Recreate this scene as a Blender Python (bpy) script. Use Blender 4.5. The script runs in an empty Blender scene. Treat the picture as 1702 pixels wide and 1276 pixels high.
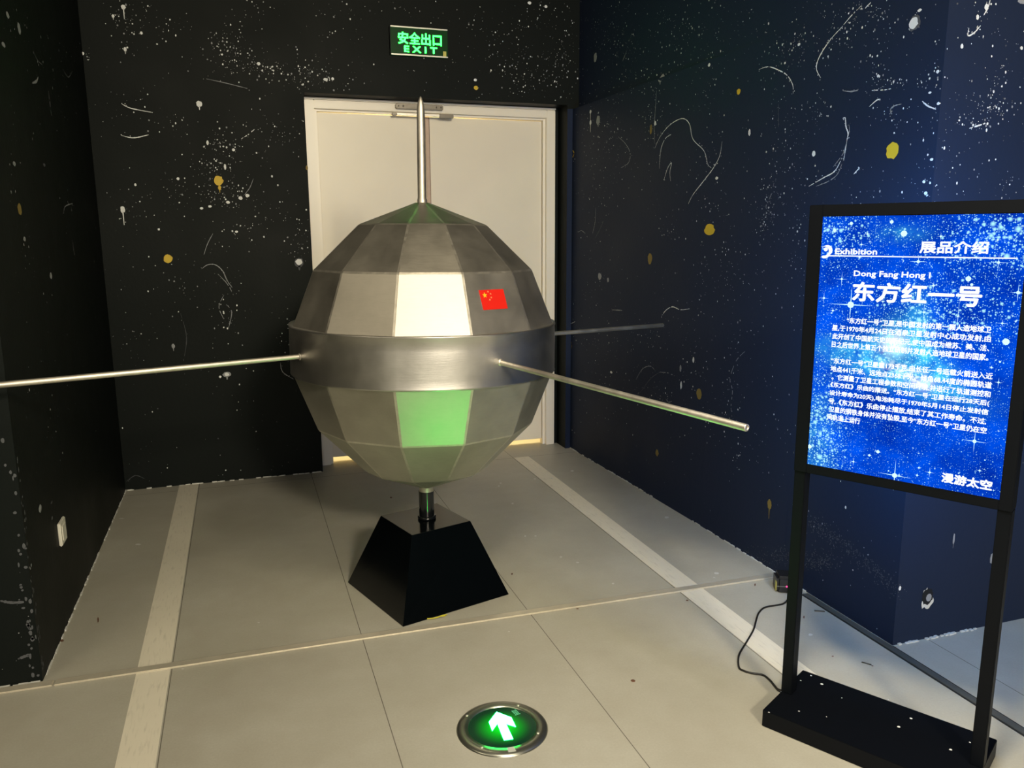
import bpy, bmesh, math, random
from mathutils import Vector, Matrix

scn = bpy.context.scene
COL = scn.collection
PI = math.pi

# ------------------------------------------------------------------ camera
CAM = Vector((0.0, 0.0, 1.35))
FPX = 1335.06
_pitch, _yaw, _roll = 0.1851, 0.3242, -0.0057
FW = Vector((math.sin(_yaw) * math.cos(_pitch), math.cos(_yaw) * math.cos(_pitch), -math.sin(_pitch)))
_r0 = Vector((math.cos(_yaw), -math.sin(_yaw), 0))
_u0 = _r0.cross(FW)
RT = (_r0 * math.cos(_roll) + _u0 * math.sin(_roll)).normalized()
UP = (_u0 * math.cos(_roll) - _r0 * math.sin(_roll)).normalized()
cam_d = bpy.data.cameras.new('camera')
cam_d.sensor_width = 36.0
cam_d.lens = 36.0 * FPX / 1702.0
cam_d.clip_start = 0.02
cam = bpy.data.objects.new('camera', cam_d)
COL.objects.link(cam)
cam.matrix_world = Matrix(((RT.x, UP.x, -FW.x, CAM.x), (RT.y, UP.y, -FW.y, CAM.y),
                           (RT.z, UP.z, -FW.z, CAM.z), (0, 0, 0, 1)))
scn.camera = cam

# ------------------------------------------------------------------ world, exposure
w = bpy.data.worlds.new('world')
scn.world = w
w.use_nodes = True
w.node_tree.nodes['Background'].inputs[0].default_value = (0.02, 0.02, 0.022, 1)
w.node_tree.nodes['Background'].inputs[1].default_value = 0.3
scn.view_settings.view_transform = 'Standard'
scn.view_settings.look = 'None'
scn.view_settings.gamma = 1.0
scn.view_settings.use_curve_mapping = False
scn.view_settings.exposure = 0.07


# ------------------------------------------------------------------ room lamps
def area(name, loc, target, size, power, col, spread=180, shape='DISK', size_y=None):
    d = bpy.data.lights.new(name, 'AREA')
    d.shape = shape
    d.size = size
    if size_y:
        d.size_y = size_y
    d.energy = power
    d.color = col
    d.spread = math.radians(spread)
    o = bpy.data.objects.new(name, d)
    COL.objects.link(o)
    o.location = loc
    v = Vector(target) - Vector(loc)
    o.rotation_euler = v.to_track_quat('-Z', 'Y').to_euler()
    return o


WARM = (1.0, 0.86, 0.60)
area('ceiling_lamp_near_right', (0.78, 0.95, 2.78), (0.60, 2.4, 0.3), 0.26, 12, WARM, shape='SQUARE')
area('ceiling_lamp_near_left', (0.38, 0.95, 2.78), (0.60, 2.4, 0.3), 0.26, 9, WARM, shape='SQUARE')
area('ceiling_lamp_left', (-1.45, 1.5, 2.78), (-0.3, 2.4, 0.2), 0.9, 15, WARM, shape='SQUARE')
area('ceiling_lamp_right', (0.50, 0.75, 2.78), (1.7, 1.2, 0.0), 0.30, 12, (1.0, 0.92, 0.76), spread=80, shape='SQUARE')
area('ceiling_lamp_rear', (0.70, -2.3, 2.78), (0.9, 3.8, 1.2), 0.5, 80, (1.0, 0.88, 0.66), spread=100, shape='SQUARE')
area('hall_floodlight', (0.25, -2.4, 1.5), (0.65, 4.6, 1.3), 2.6, 50, (1.0, 0.91, 0.74), shape='RECTANGLE', size_y=1.3)
area('ceiling_lamp_hall', (0.3, -1.6, 2.78), (0.2, -2.6, 0.9), 0.8, 60, (1.0, 0.92, 0.82), shape='SQUARE')
area('neighbour_room_lamp', (1.1, 5.5, 2.2), (1.1, 5.2, 0), 0.8, 90, (1.0, 0.78, 0.38))
area('neighbour_screen', (4.3, 1.0, 1.1), (2.3, 1.6, 0.2), 0.9, 1.2, (0.05, 0.38, 1.0), shape='SQUARE')

random.seed(7)


# ------------------------------------------------------------------ node helpers
class NT:
    def __init__(s, name):
        s.m = bpy.data.materials.new(name)
        s.m.use_nodes = True
        s.t = s.m.node_tree
        s.t.nodes.clear()
        s.out = s.t.nodes.new('ShaderNodeOutputMaterial')

    def n(s, typ, **kw):
        nd = s.t.nodes.new(typ)
        for k, v in kw.items():
            setattr(nd, k, v)
        return nd

    def put(s, sock, v):
        if isinstance(v, bpy.types.NodeSocket):
            s.t.links.new(v, sock)
        elif v is not None:
            sock.default_value = v

    def math(s, op, a, b=None, c=None, clamp=False):
        nd = s.n('ShaderNodeMath', operation=op, use_clamp=clamp)
        s.put(nd.inputs[0], a)
        if b is not None:
            s.put(nd.inputs[1], b)
        if c is not None:
            s.put(nd.inputs[2], c)
        return nd.outputs[0]

    def coords(s, kind='Object', scale=None):
        tc = s.n('ShaderNodeTexCoord').outputs[kind]
        if scale is not None:
            mp = s.n('ShaderNodeMapping')
            s.put(mp.inputs['Vector'], tc)
            mp.inputs['Scale'].default_value = scale
            return mp.outputs[0]
        return tc

    def noise(s, vec, scale, detail=3, rough=0.5):
        nd = s.n('ShaderNodeTexNoise')
        s.put(nd.inputs['Vector'], vec)
        nd.inputs['Scale'].default_value = scale
        nd.inputs['Detail'].default_value = detail
        nd.inputs['Roughness'].default_value = rough
        return nd.outputs['Fac']

    def ramp(s, fac, stops):
        nd = s.n('ShaderNodeValToRGB')
        s.put(nd.inputs[0], fac)
        el = nd.color_ramp.elements
        el[0].position, el[0].color = stops[0][0], (*stops[0][1], 1)
        el[1].position, el[1].color = stops[-1][0], (*stops[-1][1], 1)
        for p, c in stops[1:-1]:
            e = el.new(p)
            e.color = (*c, 1)
        return nd.outputs[0]

    def maprange(s, v, a, b, c=0.0, d=1.0):
        nd = s.n('ShaderNodeMapRange')
        s.put(nd.inputs[0], v)
        nd.inputs[1].default_value = a
        nd.inputs[2].default_value = b
        nd.inputs[3].default_value = c
        nd.inputs[4].default_value = d
        return nd.outputs[0]

    def mix(s, f, a, b, typ='MIX'):
        nd = s.n('ShaderNodeMix', data_type='RGBA', blend_type=typ)
        s.put(nd.inputs[0], f)
        s.put(nd.inputs[6], a if isinstance(a, bpy.types.NodeSocket) else (*a, 1))
        s.put(nd.inputs[7], b if isinstance(b, bpy.types.NodeSocket) else (*b, 1))
        return nd.outputs[2]

    def bsdf(s, color, rough=0.5, metal=0.0, bump=None, bstr=0.1, bdist=0.01, spec=0.5, emit=None, estr=0.0, coat=0.0):
        b = s.n('ShaderNodeBsdfPrincipled')
        s.put(b.inputs['Base Color'], color if isinstance(color, bpy.types.NodeSocket) else (*color, 1))
        s.put(b.inputs['Roughness'], rough)
        s.put(b.inputs['Metallic'], metal)
        b.inputs['Specular IOR Level'].default_value = spec
        b.inputs['Coat Weight'].default_value = coat
        if emit is not None:
            s.put(b.inputs['Emission Color'], emit if isinstance(emit, bpy.types.NodeSocket) else (*emit, 1))
            s.put(b.inputs['Emission Strength'], estr)
        if bump is not None:
            bp = s.n('ShaderNodeBump')
            bp.inputs['Strength'].default_value = bstr
            bp.inputs['Distance'].default_value = bdist
            s.put(bp.inputs['Height'], bump)
            s.t.links.new(bp.outputs[0], b.inputs['Normal'])
        s.t.links.new(b.outputs[0], s.out.inputs[0])
        return s.m


def simple(name, col, rough=0.5, metal=0.0, spec=0.5, vary=0.12, scale=30, coat=0.0):
    t = NT(name)
    f = t.noise(t.coords(), scale, 3)
    c = t.mix(f, tuple(x * (1 - vary) for x in col), tuple(min(1, x * (1 + vary)) for x in col))
    return t.bsdf(c, rough, metal, spec=spec, coat=coat)


def emitter(name, col, strength):
    t = NT(name)
    e = t.n('ShaderNodeEmission')
    e.inputs[0].default_value = (*col, 1)
    e.inputs[1].default_value = strength
    t.t.links.new(e.outputs[0], t.out.inputs[0])
    return t.m


def wall_paint(name, c1, c2, rough=0.55):
    t = NT(name)
    co = t.coords()
    n1 = t.noise(co, 1.3, 4, 0.6)
    n2 = t.noise(co, 60, 3)
    c = t.mix(n1, c1, c2)
    return t.bsdf(c, t.maprange(n1, 0.3, 0.7, rough - 0.08, rough + 0.08), bump=n2, bstr=0.25, bdist=0.002, spec=0.10)


M = {}
M['wall'] = wall_paint('black_wall_paint', (0.0045, 0.0068, 0.0062), (0.0072, 0.0094, 0.0088))
M['navy'] = wall_paint('navy_wall_paint_with_glow', (0.013, 0.020, 0.042), (0.016, 0.024, 0.050))  # navy paint, with some of the screen's blue haze put into the colour
M['white_paint'] = simple('white_paint_fleck', (0.72, 0.74, 0.74), 0.6)
M['grey_paint'] = simple('thin_grey_paint_fleck', (0.27, 0.28, 0.30), 0.7)
M['faint_paint'] = simple('faint_dusty_fleck', (0.075, 0.08, 0.09), 0.8)
M['yellow_paint'] = simple('yellow_paint_fleck', (0.62, 0.42, 0.02), 0.6)
M['ochre_paint'] = simple('ochre_paint_fleck', (0.22, 0.15, 0.03), 0.7)
M['plaster'] = simple('bare_white_plaster', (0.6, 0.6, 0.57), 0.9)
M['pit'] = simple('dark_hole', (0.004, 0.004, 0.005), 0.9)
M['hall_wall'] = simple('pale_hall_wall', (0.6, 0.57, 0.52), 0.8)
M['ceiling'] = simple('dark_ceiling', (0.05, 0.05, 0.05), 0.9)


def floor_mat():
    t = NT('beige_floor_tile')
    co = t.coords()
    sep = t.n('ShaderNodeSeparateXYZ')
    t.put(sep.inputs[0], co)
    x, y = sep.outputs[0], sep.outputs[1]
    # grout every 0.6 m in x through 0.318, every 1.2 m in y
    gx = t.math('ABSOLUTE', t.math('SUBTRACT', t.math('FRACT', t.math('DIVIDE', t.math('ADD', x, -0.318 + 60.3), 0.6)), 0.5))
    gy = t.math('ABSOLUTE', t.math('SUBTRACT', t.math('FRACT', t.math('DIVIDE', t.math('ADD', y, -0.90 + 63.0), 3.6)), 0.5))
    lx = t.math('LESS_THAN', gx, 0.0022)
    ly = t.math('LESS_THAN', gy, 0.0004)
    g = t.math('MAXIMUM', lx, ly)
    n1 = t.noise(co, 2.2, 5, 0.6)
    n2 = t.noise(co, 11, 5, 0.65)
    n3 = t.noise(co, 160, 2)
    base = t.mix(t.maprange(n1, 0.3, 0.7), (0.395, 0.378, 0.315), (0.47, 0.458, 0.395))
    base = t.mix(t.maprange(n2, 0.35, 0.75, 0, 0.35), base, (0.36, 0.325, 0.26))
    base = t.mix(t.maprange(n3, 0.3, 0.7, 0, 0.12), base, (0.2, 0.18, 0.15))
    base = t.mix(t.math('MULTIPLY', g, 0.8), base, (0.07, 0.06, 0.045))
    r = t.math('ADD', t.maprange(n1, 0.3, 0.7, 0.42, 0.52), t.math('MULTIPLY', g, 0.3))
    h = t.math('SUBTRACT', t.math('MULTIPLY', n2, 0.1), g)
    return t.bsdf(base, r, bump=h, bstr=0.3, bdist=0.002, spec=0.45)


M['floor'] = floor_mat()


def strip_mat():
    t = NT('pale_cream_tile_strip')
    co = t.coords()
    n = t.noise(co, 5, 5, 0.6)
    n2 = t.noise(t.coords(scale=(30, 4, 30)), 4, 3)
    c = t.mix(n, (0.70, 0.655, 0.54), (0.80, 0.75, 0.63))
    c = t.mix(t.maprange(n2, 0.55, 0.8, 0, 0.4), c, (0.36, 0.33, 0.27))
    return t.bsdf(c, 0.5)


M['strip'] = strip_mat()
M['alu'] = simple('cream_metal_threshold', (0.66, 0.61, 0.50), 0.4, 0.45)
M['track'] = simple('dark_metal_floor_track', (0.24, 0.25, 0.235), 0.3, 0.7)
M['track_edge'] = simple('black_track_edge', (0.02, 0.02, 0.02), 0.5)
M['white_door'] = simple('cream_white_door_paint', (0.80, 0.735, 0.60), 0.38, vary=0.05, scale=4)
M['frame_white'] = simple('cream_frame_paint', (0.86, 0.80, 0.68), 0.35, vary=0.04, scale=6)
M['tan'] = simple('pinkish_tan_edge', (0.55, 0.40, 0.30), 0.5)
M['brown'] = simple('dark_brown_seal', (0.13, 0.06, 0.035), 0.6)
M['dark_metal'] = simple('tarnished_dark_metal', (0.16, 0.145, 0.12), 0.4, 0.8)
M['bright_metal'] = simple('bright_worn_metal', (0.7, 0.66, 0.57), 0.35, 0.5)
M['black_gloss'] = simple('black_gloss_paint', (0.006, 0.007, 0.008), 0.16, spec=0.5)
M['pedestal'] = simple('black_satin_paint', (0.0012, 0.0020, 0.0028), 0.16, spec=0.38)
M['black_frame'] = simple('black_powder_coat', (0.0022, 0.003, 0.005), 0.5, spec=0.14)
M['black_plastic'] = simple('black_plastic', (0.012, 0.012, 0.013), 0.4)
M['red'] = simple('flag_red', (0.66, 0.010, 0.002), 0.5, vary=0.03)
M['flag_yellow'] = simple('flag_yellow', (0.9, 0.50, 0.02), 0.5, vary=0.03)
M['flag_pale'] = simple('flag_small_star_orange', (0.95, 0.25, 0.10), 0.5, vary=0.03)


def steel(name, base, r0, r1, aniso=(1, 1, 1), metal=1.0, sc=6):
    t = NT(name)
    co = t.coords()
    n1 = t.noise(co, sc, 5, 0.6)
    br = t.noise(t.coords(scale=aniso), 3, 4, 0.6)
    c = t.mix(t.maprange(n1, 0.3, 0.72), tuple(x * 0.80 for x in base), base)
    c = t.mix(t.maprange(br, 0.5, 0.8, 0, 0.25), c, tuple(x * 0.7 for x in base))
    rr = t.maprange(n1, 0.3, 0.7, r0, r1)
    return t.bsdf(c, rr, metal, bump=br, bstr=0.06, bdist=0.004)


M['steel'] = steel('brushed_steel_sheet', (0.55, 0.52, 0.46), 0.46, 0.54, (8, 8, 60), sc=7)
M['seam'] = steel('ground_weld_seam', (0.70, 0.66, 0.58), 0.34, 0.5, (60, 60, 60), metal=0.9, sc=50)
M['band'] = steel('brushed_steel_band', (0.60, 0.58, 0.545), 0.34, 0.44, (6, 6, 120), sc=5)
M['rod'] = steel('dull_steel_tube', (0.72, 0.68, 0.60), 0.45, 0.55, (20, 20, 20), sc=20)
M['plastic_white'] = simple('aged_white_plastic', (0.66, 0.64, 0.56), 0.5)
t_ = NT('sign_dark_green_face')
M['sign_face'] = t_.bsdf((0.001, 0.006, 0.002), 0.35, spec=0.15, emit=(0.0, 1.0, 0.12), estr=0.022)
M['sign_rail'] = simple('silver_sign_rail', (0.72, 0.70, 0.63), 0.35, 0.5)
M['sign_text'] = emitter('lit_green_lettering', (0.008, 1.0, 0.020), 30)
M['sticker'] = simple('yellow_sticker', (0.6, 0.55, 0.12), 0.6)
M['white_sticker'] = simple('pale_sticker', (0.5, 0.52, 0.46), 0.6)
M['lens'] = None
M['arrow'] = emitter('lit_arrow', (0.012, 1.0, 0.09), 125.0)
M['ring_steel'] = simple('stainless_ring', (0.42, 0.42, 0.36), 0.3, 0.95)
M['cable'] = simple('black_cable', (0.008, 0.007, 0.006), 0.45)
M['yellow_wire'] = simple('yellow_wire', (0.55, 0.50, 0.03), 0.5)
M['led'] = emitter('pink_led', (1.0, 0.08, 0.3), 1.6)
M['text_white'] = emitter('backlit_white_lettering', (0.90, 0.95, 1.0), 1.25)
M['spark'] = emitter('backlit_sparkle', (0.55, 0.90, 1.0), 1.35)


# ------------------------------------------------------------------ object helpers
def finish(name, bm, mats, parent=None, kind=None, label=None, cat=None, group=None, smooth=False, world=True):
    me = bpy.data.meshes.new(name)
    bm.normal_update()
    bm.to_mesh(me)
    bm.free()
    for m in (mats if isinstance(mats, (list, tuple)) else [mats]):
        me.materials.append(m)
    if smooth:
        for p in me.polygons:
            p.use_smooth = True
    o = bpy.data.objects.new(name, me)
    COL.objects.link(o)
    if parent is not None:
        o.parent = parent
        o.matrix_parent_inverse = parent.matrix_world.inverted() if world else Matrix()
    if kind:
        o['kind'] = kind
    tag(o, label, cat, group)
    return o


def tag(o, label=None, cat=None, group=None, kind=None):
    if label:
        o['label'] = label
    if cat:
        o['category'] = cat
    if group:
        o['group'] = group
    if kind:
        o['kind'] = kind
    return o


def empty(name, loc, label=None, cat=None, group=None, kind=None):
    o = bpy.data.objects.new(name, None)
    o.empty_display_size = 0.1
    COL.objects.link(o)
    o.location = loc
    o.matrix_world = Matrix.Translation(loc)
    return tag(o, label, cat, group, kind)


def box(bm, x0, x1, y0, y1, z0, z1, mi=0, bev=0.0):
    r = bmesh.ops.create_cube(bm, size=1)
    vs = r['verts']
    for v in vs:
        v.co = Vector(((x0 + x1) / 2 + v.co.x * (x1 - x0), (y0 + y1) / 2 + v.co.y * (y1 - y0), (z0 + z1) / 2 + v.co.z * (z1 - z0)))
    fs = set(f for v in vs for f in v.link_faces)
    for f in fs:
        f.material_index = mi
    if bev:
        es = set(e for v in vs for e in v.link_edges)
        bmesh.ops.bevel(bm, geom=list(es), offset=bev, segments=2, affect='EDGES', material=mi)


def obox(bm, P0, e, n, s0, s1, d0, d1, z0, z1, mi=0, bev=0.0):
    """box in a frame: e along, n forward, z up"""
    r = bmesh.ops.create_cube(bm, size=1)
    vs = r['verts']
    for v in vs:
        s = (s0 + s1) / 2 + v.co.x * (s1 - s0)
        d = (d0 + d1) / 2 + v.co.y * (d1 - d0)
        z = (z0 + z1) / 2 + v.co.z * (z1 - z0)
        v.co = Vector((P0[0] + e[0] * s + n[0] * d, P0[1] + e[1] * s + n[1] * d, z))
    fs = list(set(f for v in vs for f in v.link_faces))
    for f in fs:
        f.material_index = mi
    bmesh.ops.recalc_face_normals(bm, faces=fs)
    if bev:
        es = set(e2 for v in vs for e2 in v.link_edges)
        bmesh.ops.bevel(bm, geom=list(es), offset=bev, segments=2, affect='EDGES', material=mi)


def lathe(bm, prof, seg=48, M4=None, mi=0, cap=False):
    rings = []
    for r, z in prof:
        rings.append([bm.verts.new((r * math.cos(2 * PI * i / seg), r * math.sin(2 * PI * i / seg), z)) for i in range(seg)])
    fs = []
    for a, b in zip(rings, rings[1:]):
        for i in range(seg):
            fs.append(bm.faces.new((a[i], a[(i + 1) % seg], b[(i + 1) % seg], b[i])))
    if cap:
        fs.append(bm.faces.new(list(reversed(rings[0]))))
        fs.append(bm.faces.new(rings[-1]))
    for f in fs:
        f.material_index = mi
        f.smooth = True
    if cap:
        fs[-1].smooth = fs[-2].smooth = False
    if M4 is not None:
        bmesh.ops.transform(bm, matrix=M4, verts=[v for r in rings for v in r])


def align(a, b):
    a, b = Vector(a), Vector(b)
    q = (b - a).to_track_quat('Z', 'Y')
    return Matrix.Translation(a) @ q.to_matrix().to_4x4(), (b - a).length


def tube(bm, pts, r, seg=10, mi=0):
    pts = [Vector(p) for p in pts]
    rings = []
    for i, p in enumerate(pts):
        d = (pts[min(i + 1, len(pts) - 1)] - pts[max(i - 1, 0)]).normalized()
        a = d.cross(Vector((0, 0, 1)))
        if a.length < 1e-3:
            a = d.cross(Vector((1, 0, 0)))
        a.normalize()
        b = d.cross(a)
        rings.append([bm.verts.new(p + (a * math.cos(2 * PI * k / seg) + b * math.sin(2 * PI * k / seg)) * r) for k in range(seg)])
    for q0, q1 in zip(rings, rings[1:]):
        for k in range(seg):
            f = bm.faces.new((q0[k], q0[(k + 1) % seg], q1[(k + 1) % seg], q1[k]))
            f.smooth = True
            f.material_index = mi
    bm.faces.new(rings[0]).material_index = mi
    bm.faces.new(list(reversed(rings[-1]))).material_index = mi


def smooth_path(pts, n=6):
    P = [Vector(p) for p in pts]
    P = [P[0]] + P + [P[-1]]
    out = []
    for i in range(1, len(P) - 2):
        for k in range(n):
            t = k / n
            a, b, c, d = P[i - 1], P[i], P[i + 1], P[i + 2]
            out.append(0.5 * ((2 * b) + (c - a) * t + (2 * a - 5 * b + 4 * c - d) * t * t + (3 * b - a - 3 * c + d) * t ** 3))
    out.append(P[-2])
    return out


# =================================================================== ROOM
XL, XR, YB, YW, YC = -0.655, 1.975, 4.601, 2.616, 1.93
DX0, DX1, DZ = 0.387, 1.902, 2.094
HC = 2.86


# ---- paint flecks on the walls: positions were read off the photographed wall surfaces
def ray(px, py):
    return RT * (px - 851) + UP * (638 - py) + FW * FPX


def hit_back(px, py):
    d = ray(px, py)
    t = YB / d.y
    return d.x * t, CAM.z + d.z * t


def hit_x(px, py, X):
    d = ray(px, py)
    t = X / d.x
    return d.y * t, CAM.z + d.z * t


class Splat:
    """collects flat paint marks on one wall plane; (a, b) are metres along / up"""

    def __init__(s, bm, to3d, conv, ok):
        s.bm, s.to3d, s.conv, s.ok = bm, to3d, conv, ok
        s.h = 0.0

    def poly(s, pts, mi):
        try:
            s.bm.faces.new([s.bm.verts.new(s.to3d(a, b, s.h)) for a, b in pts]).material_index = mi
        except ValueError:
            pass

    def dot(s, a, b, r, mi, ry=None, seg=7):
        if not s.ok(a, b):
            return
        ry = ry or r
        ph = random.random() * 6
        s.poly([(a + r * math.cos(ph + 2 * PI * k / seg) * random.uniform(.8, 1.15),
                 b + ry * math.sin(ph + 2 * PI * k / seg) * random.uniform(.8, 1.15)) for k in range(seg)], mi)

    def px(s, x, y, w_, h_, mi, tail=0):
        """a blot w_ x h_ (photo pixels) centred at photo pixel x, y"""
        s.h = .0007 if mi != 1 else .0012
        a, b = s.conv(x, y)
        a0, _ = s.conv(x - w_ / 2, y)
        a1, _ = s.conv(x + w_ / 2, y)
        _, b0 = s.conv(x, y + h_ / 2)
        _, b1 = s.conv(x, y - h_ / 2)
        ra, rb = abs(a1 - a0) / 2, abs(b1 - b0) / 2
        pts = []
        for k in range(16):
            t = 2 * PI * k / 16
            pts.append((a + ra * math.cos(t) * random.uniform(.82, 1.12), b + rb * math.sin(t) * random.uniform(.84, 1.1)))
        s.poly(pts, mi)
        if tail:
            _, b2 = s.conv(x, y + h_ / 2 + tail)
            s.poly([(a - ra * .25, b - rb * .7), (a + ra * .25, b - rb * .7), (a + ra * .12, b2), (a - ra * .1, b2)], mi)
        s.h = 0.0

    def line(s, pts, wpx, mi, dotted=0.0):
        P = smooth_path([(x, y, 0) for x, y in pts], 7)
        ab = [s.conv(p.x, p.y) for p in P]
        n = len(ab)
        s.h = .0004
        for i in range(n - 1):
            if random.random() < dotted:
                continue
            (a0, b0), (a1, b1) = ab[i], ab[i + 1]
            L = math.hypot(a1 - a0, b1 - b0) + 1e-9
            w0 = wpx * 0.0011 * (0.4 + 1.0 * math.sin(PI * (i + .5) / n)) * random.uniform(.7, 1.3)
            nx, ny = -(b1 - b0) / L * w0, (a1 - a0) / L * w0
            s.poly([(a0 + nx, b0 + ny), (a0 - nx, b0 - ny), (a1 - nx, b1 - ny), (a1 + nx, b1 + ny)], mi)
            if random.random() < .25:
                s.dot(a0 + random.gauss(0, .004), b0 + random.gauss(0, .004), random.uniform(.001, .0024), mi)
        s.h = 0.0

    def cluster(s, x, y, sx, sy, n, rmax=0.0035, tilt=0.0, mi=None):
        for _ in range(n):
            u, v = random.gauss(0, 1), random.gauss(0, 1)
            a, b = s.conv(x + u * sx, y + v * sy + u * sx * tilt)
            r = 0.0009 + rmax * random.random() ** 3.2
            m = mi if mi is not None else (1 if random.random() < .62 else 2)
            s.dot(a, b, r, m, r * random.uniform(.9, 1.4))

    def field(s, x0, x1, y0, y1, n, rmax=0.003):
        k = 0
        while k < n:
            x, y = random.uniform(x0, x1), random.uniform(y0, y1)
            a, b = s.conv(x, y)
            q = math.sin(a * 5.1 + 2 * math.sin(b * 3.3)) * math.sin(b * 4.3 + 1.7 * math.sin(a * 3.9))
            k += 1
            if random.random() > 0.35 + 0.65 * max(0, q):
                continue
            r = 0.0008 + rmax * random.random() ** 4
            m = 1 if random.random() < .40 else (2 if random.random() < .7 else 3)
            s.dot(a, b, r, m, r * random.uniform(.9, 1.5))


WM = [M['wall'], M['white_paint'], M['grey_paint'], M['faint_paint'], M['yellow_paint'], M['ochre_paint'], M['plaster'], M['pit']]
NM = [M['navy']] + WM[1:]

# ---- back wall with the door opening
bm = bmesh.new()
box(bm, XL - .1, DX0, YB, 4.86, 0, HC)
box(bm, DX1, XR + .1, YB, 4.86, 0, HC)
box(bm, DX0, DX1, YB, 4.86, DZ, HC)
box(bm, DX0, 0.396, 4.75, 4.86, 0, DZ)
box(bm, 1.876, DX1, 4.75, 4.86, 0, DZ)


def ok_back(a, b):
    return XL < a < XR and 0.02 < b < HC and not (DX0 - .01 < a < DX1 + .01 and b < DZ + .01)


S = Splat(bm, lambda a, b, h: (a, YB - .0006 - h, b), hit_back, ok_back)
for x, y, sx, sy, n in [(365, 312, 24, 18, 85), (390, 328, 40, 10, 45), (375, 60, 20, 18, 50), (392, 92, 26, 16, 90), (455, 115, 40, 10, 110),
                        (400, 240, 30, 25, 60), (360, 260, 22, 24, 60), (212, 30, 22, 18, 45), (208, 60, 12, 22, 25), (138, 95, 7, 9, 16),
                        (290, 318, 12, 16, 30), (355, 250, 12, 22, 25), (430, 12, 16, 10, 20), (285, 35, 22, 14, 26), (225, 175, 24, 20, 24),
                        (225, 345, 18, 16, 26), (290, 205, 14, 12, 18), (475, 215, 22, 20, 40), (500, 400, 12, 20, 50), (395, 385, 26, 16, 34),
                        (462, 358, 30, 8, 26), (375, 520, 16, 26, 40), (300, 470, 30, 40, 30), (470, 560, 12, 30, 24), (230, 560, 30, 40, 26),
                        (520, 120, 30, 16, 50), (560, 40, 30, 20, 30), (585, 135, 25, 12, 18), (495, 130, 14, 12, 36),
                        (840, 70, 30, 30, 70), (890, 130, 24, 22, 90), (900, 30, 20, 16, 36), (930, 100, 14, 30, 60), (770, 40, 30, 20, 24),
                        (860, 100, 40, 10, 40), (640, 15, 40, 8, 18), (830, 150, 30, 8, 14), (945, 60, 10, 30, 30)]:
    S.cluster(x, y, sx, sy, n)
S.field(120, 960, -10, 800, 1500)
for x, y, w_, h_, mi, tl in [(205, 12, 8, 8, 1, 16), (331, 173, 10, 11, 1, 4), (204, 348, 8, 12, 1, 20), (497, 436, 17, 16, 3, 5), (497, 435, 11, 10, 1, 0),
                             (137, 89, 7, 6, 1, 0), (430, 106, 6, 6, 1, 0), (235, 55, 5, 5, 1, 0), (208, 82, 5, 8, 1, 4), (188, 27, 5, 6, 1, 3),
                             (85, 458, 5, 13, 2, 0), (363, 300, 16, 17, 4, 0), (365, 312, 5, 8, 4, 4), (279, 430, 16, 15, 4, 0), (791, 146, 7, 7, 4, 0),
                             (379, 336, 7, 5, 1, 0), (400, 329, 7, 6, 1, 0), (411, 325, 7, 6, 1, 0), (349, 343, 6, 4, 1, 0), (335, 346, 6, 4, 1, 0),
                             (377, 622, 14, 9, 2, 4), (377, 622, 8, 6, 1, 0), (366, 626, 4, 4, 1, 0), (288, 575, 6, 8, 2, 4), (388, 249, 5, 5, 1, 0),
                             (345, 237, 4, 8, 1, 0), (510, 279, 4, 8, 5, 0), (104, 734, 8, 22, 5, 0), (154, 797, 4, 16, 2, 0), (374, 277, 4, 10, 1, 0),
                             (541, 132, 8, 5, 1, 0), (553, 131, 5, 5, 1, 0), (790, 133, 5, 5, 1, 0), (880, 5, 6, 5, 1, 0), (907, 11, 5, 5, 1, 0),
                             (225, 307, 4, 5, 1, 0), (296, 297, 5, 5, 1, 0), (264, 381, 4, 4, 1, 0), (393, 385, 5, 4, 1, 0), (452, 293, 3, 4, 1, 0)]:
    S.px(x, y, w_, h_, mi, tl)
S.line([(203, 173), (218, 180), (254, 187)], 1.5, 1)
S.line([(202, 225), (222, 229), (247, 224)], 1.5, 1)
S.line([(343, 131), (375, 138), (411, 147)], 1.1, 2)
S.line([(335, 447), (345, 440), (358, 440), (370, 450), (377, 465), (386, 478)], 1.5, 2)
S.line([(362, 455), (378, 472), (388, 490)], 1.0, 2, .2)
S.line([(354, 388), (345, 405), (339, 423)], 1.0, 2)
S.line([(400, 231), (412, 224), (424, 214)], 1.4, 1, .3)
S.line([(405, 325), (415, 312), (421, 297)], 1.0, 2)
S.line([(375, 505), (385, 518), (380, 545)], 1.1, 2, .2)
S.line([(372, 490), (364, 510), (372, 530)], 1.0, 2, .3)
S.line([(466, 602), (470, 618), (488, 630)], 1.0, 2)
S.line([(210, 800), (225, 790), (240, 795)], 1.0, 3)
S.line([(300, 520), (310, 560), (305, 600)], .8, 3, .3)
wall_back = finish('wall_back', bm, WM, kind='structure')

# ---- left wall block (inner face x = XL, outer face y = YW)
bm = bmesh.new()
box(bm, -4.1, XL, YW, 4.86, 0, HC)


def hit_left(px, py):
    return hit_x(px, py, XL)


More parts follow.
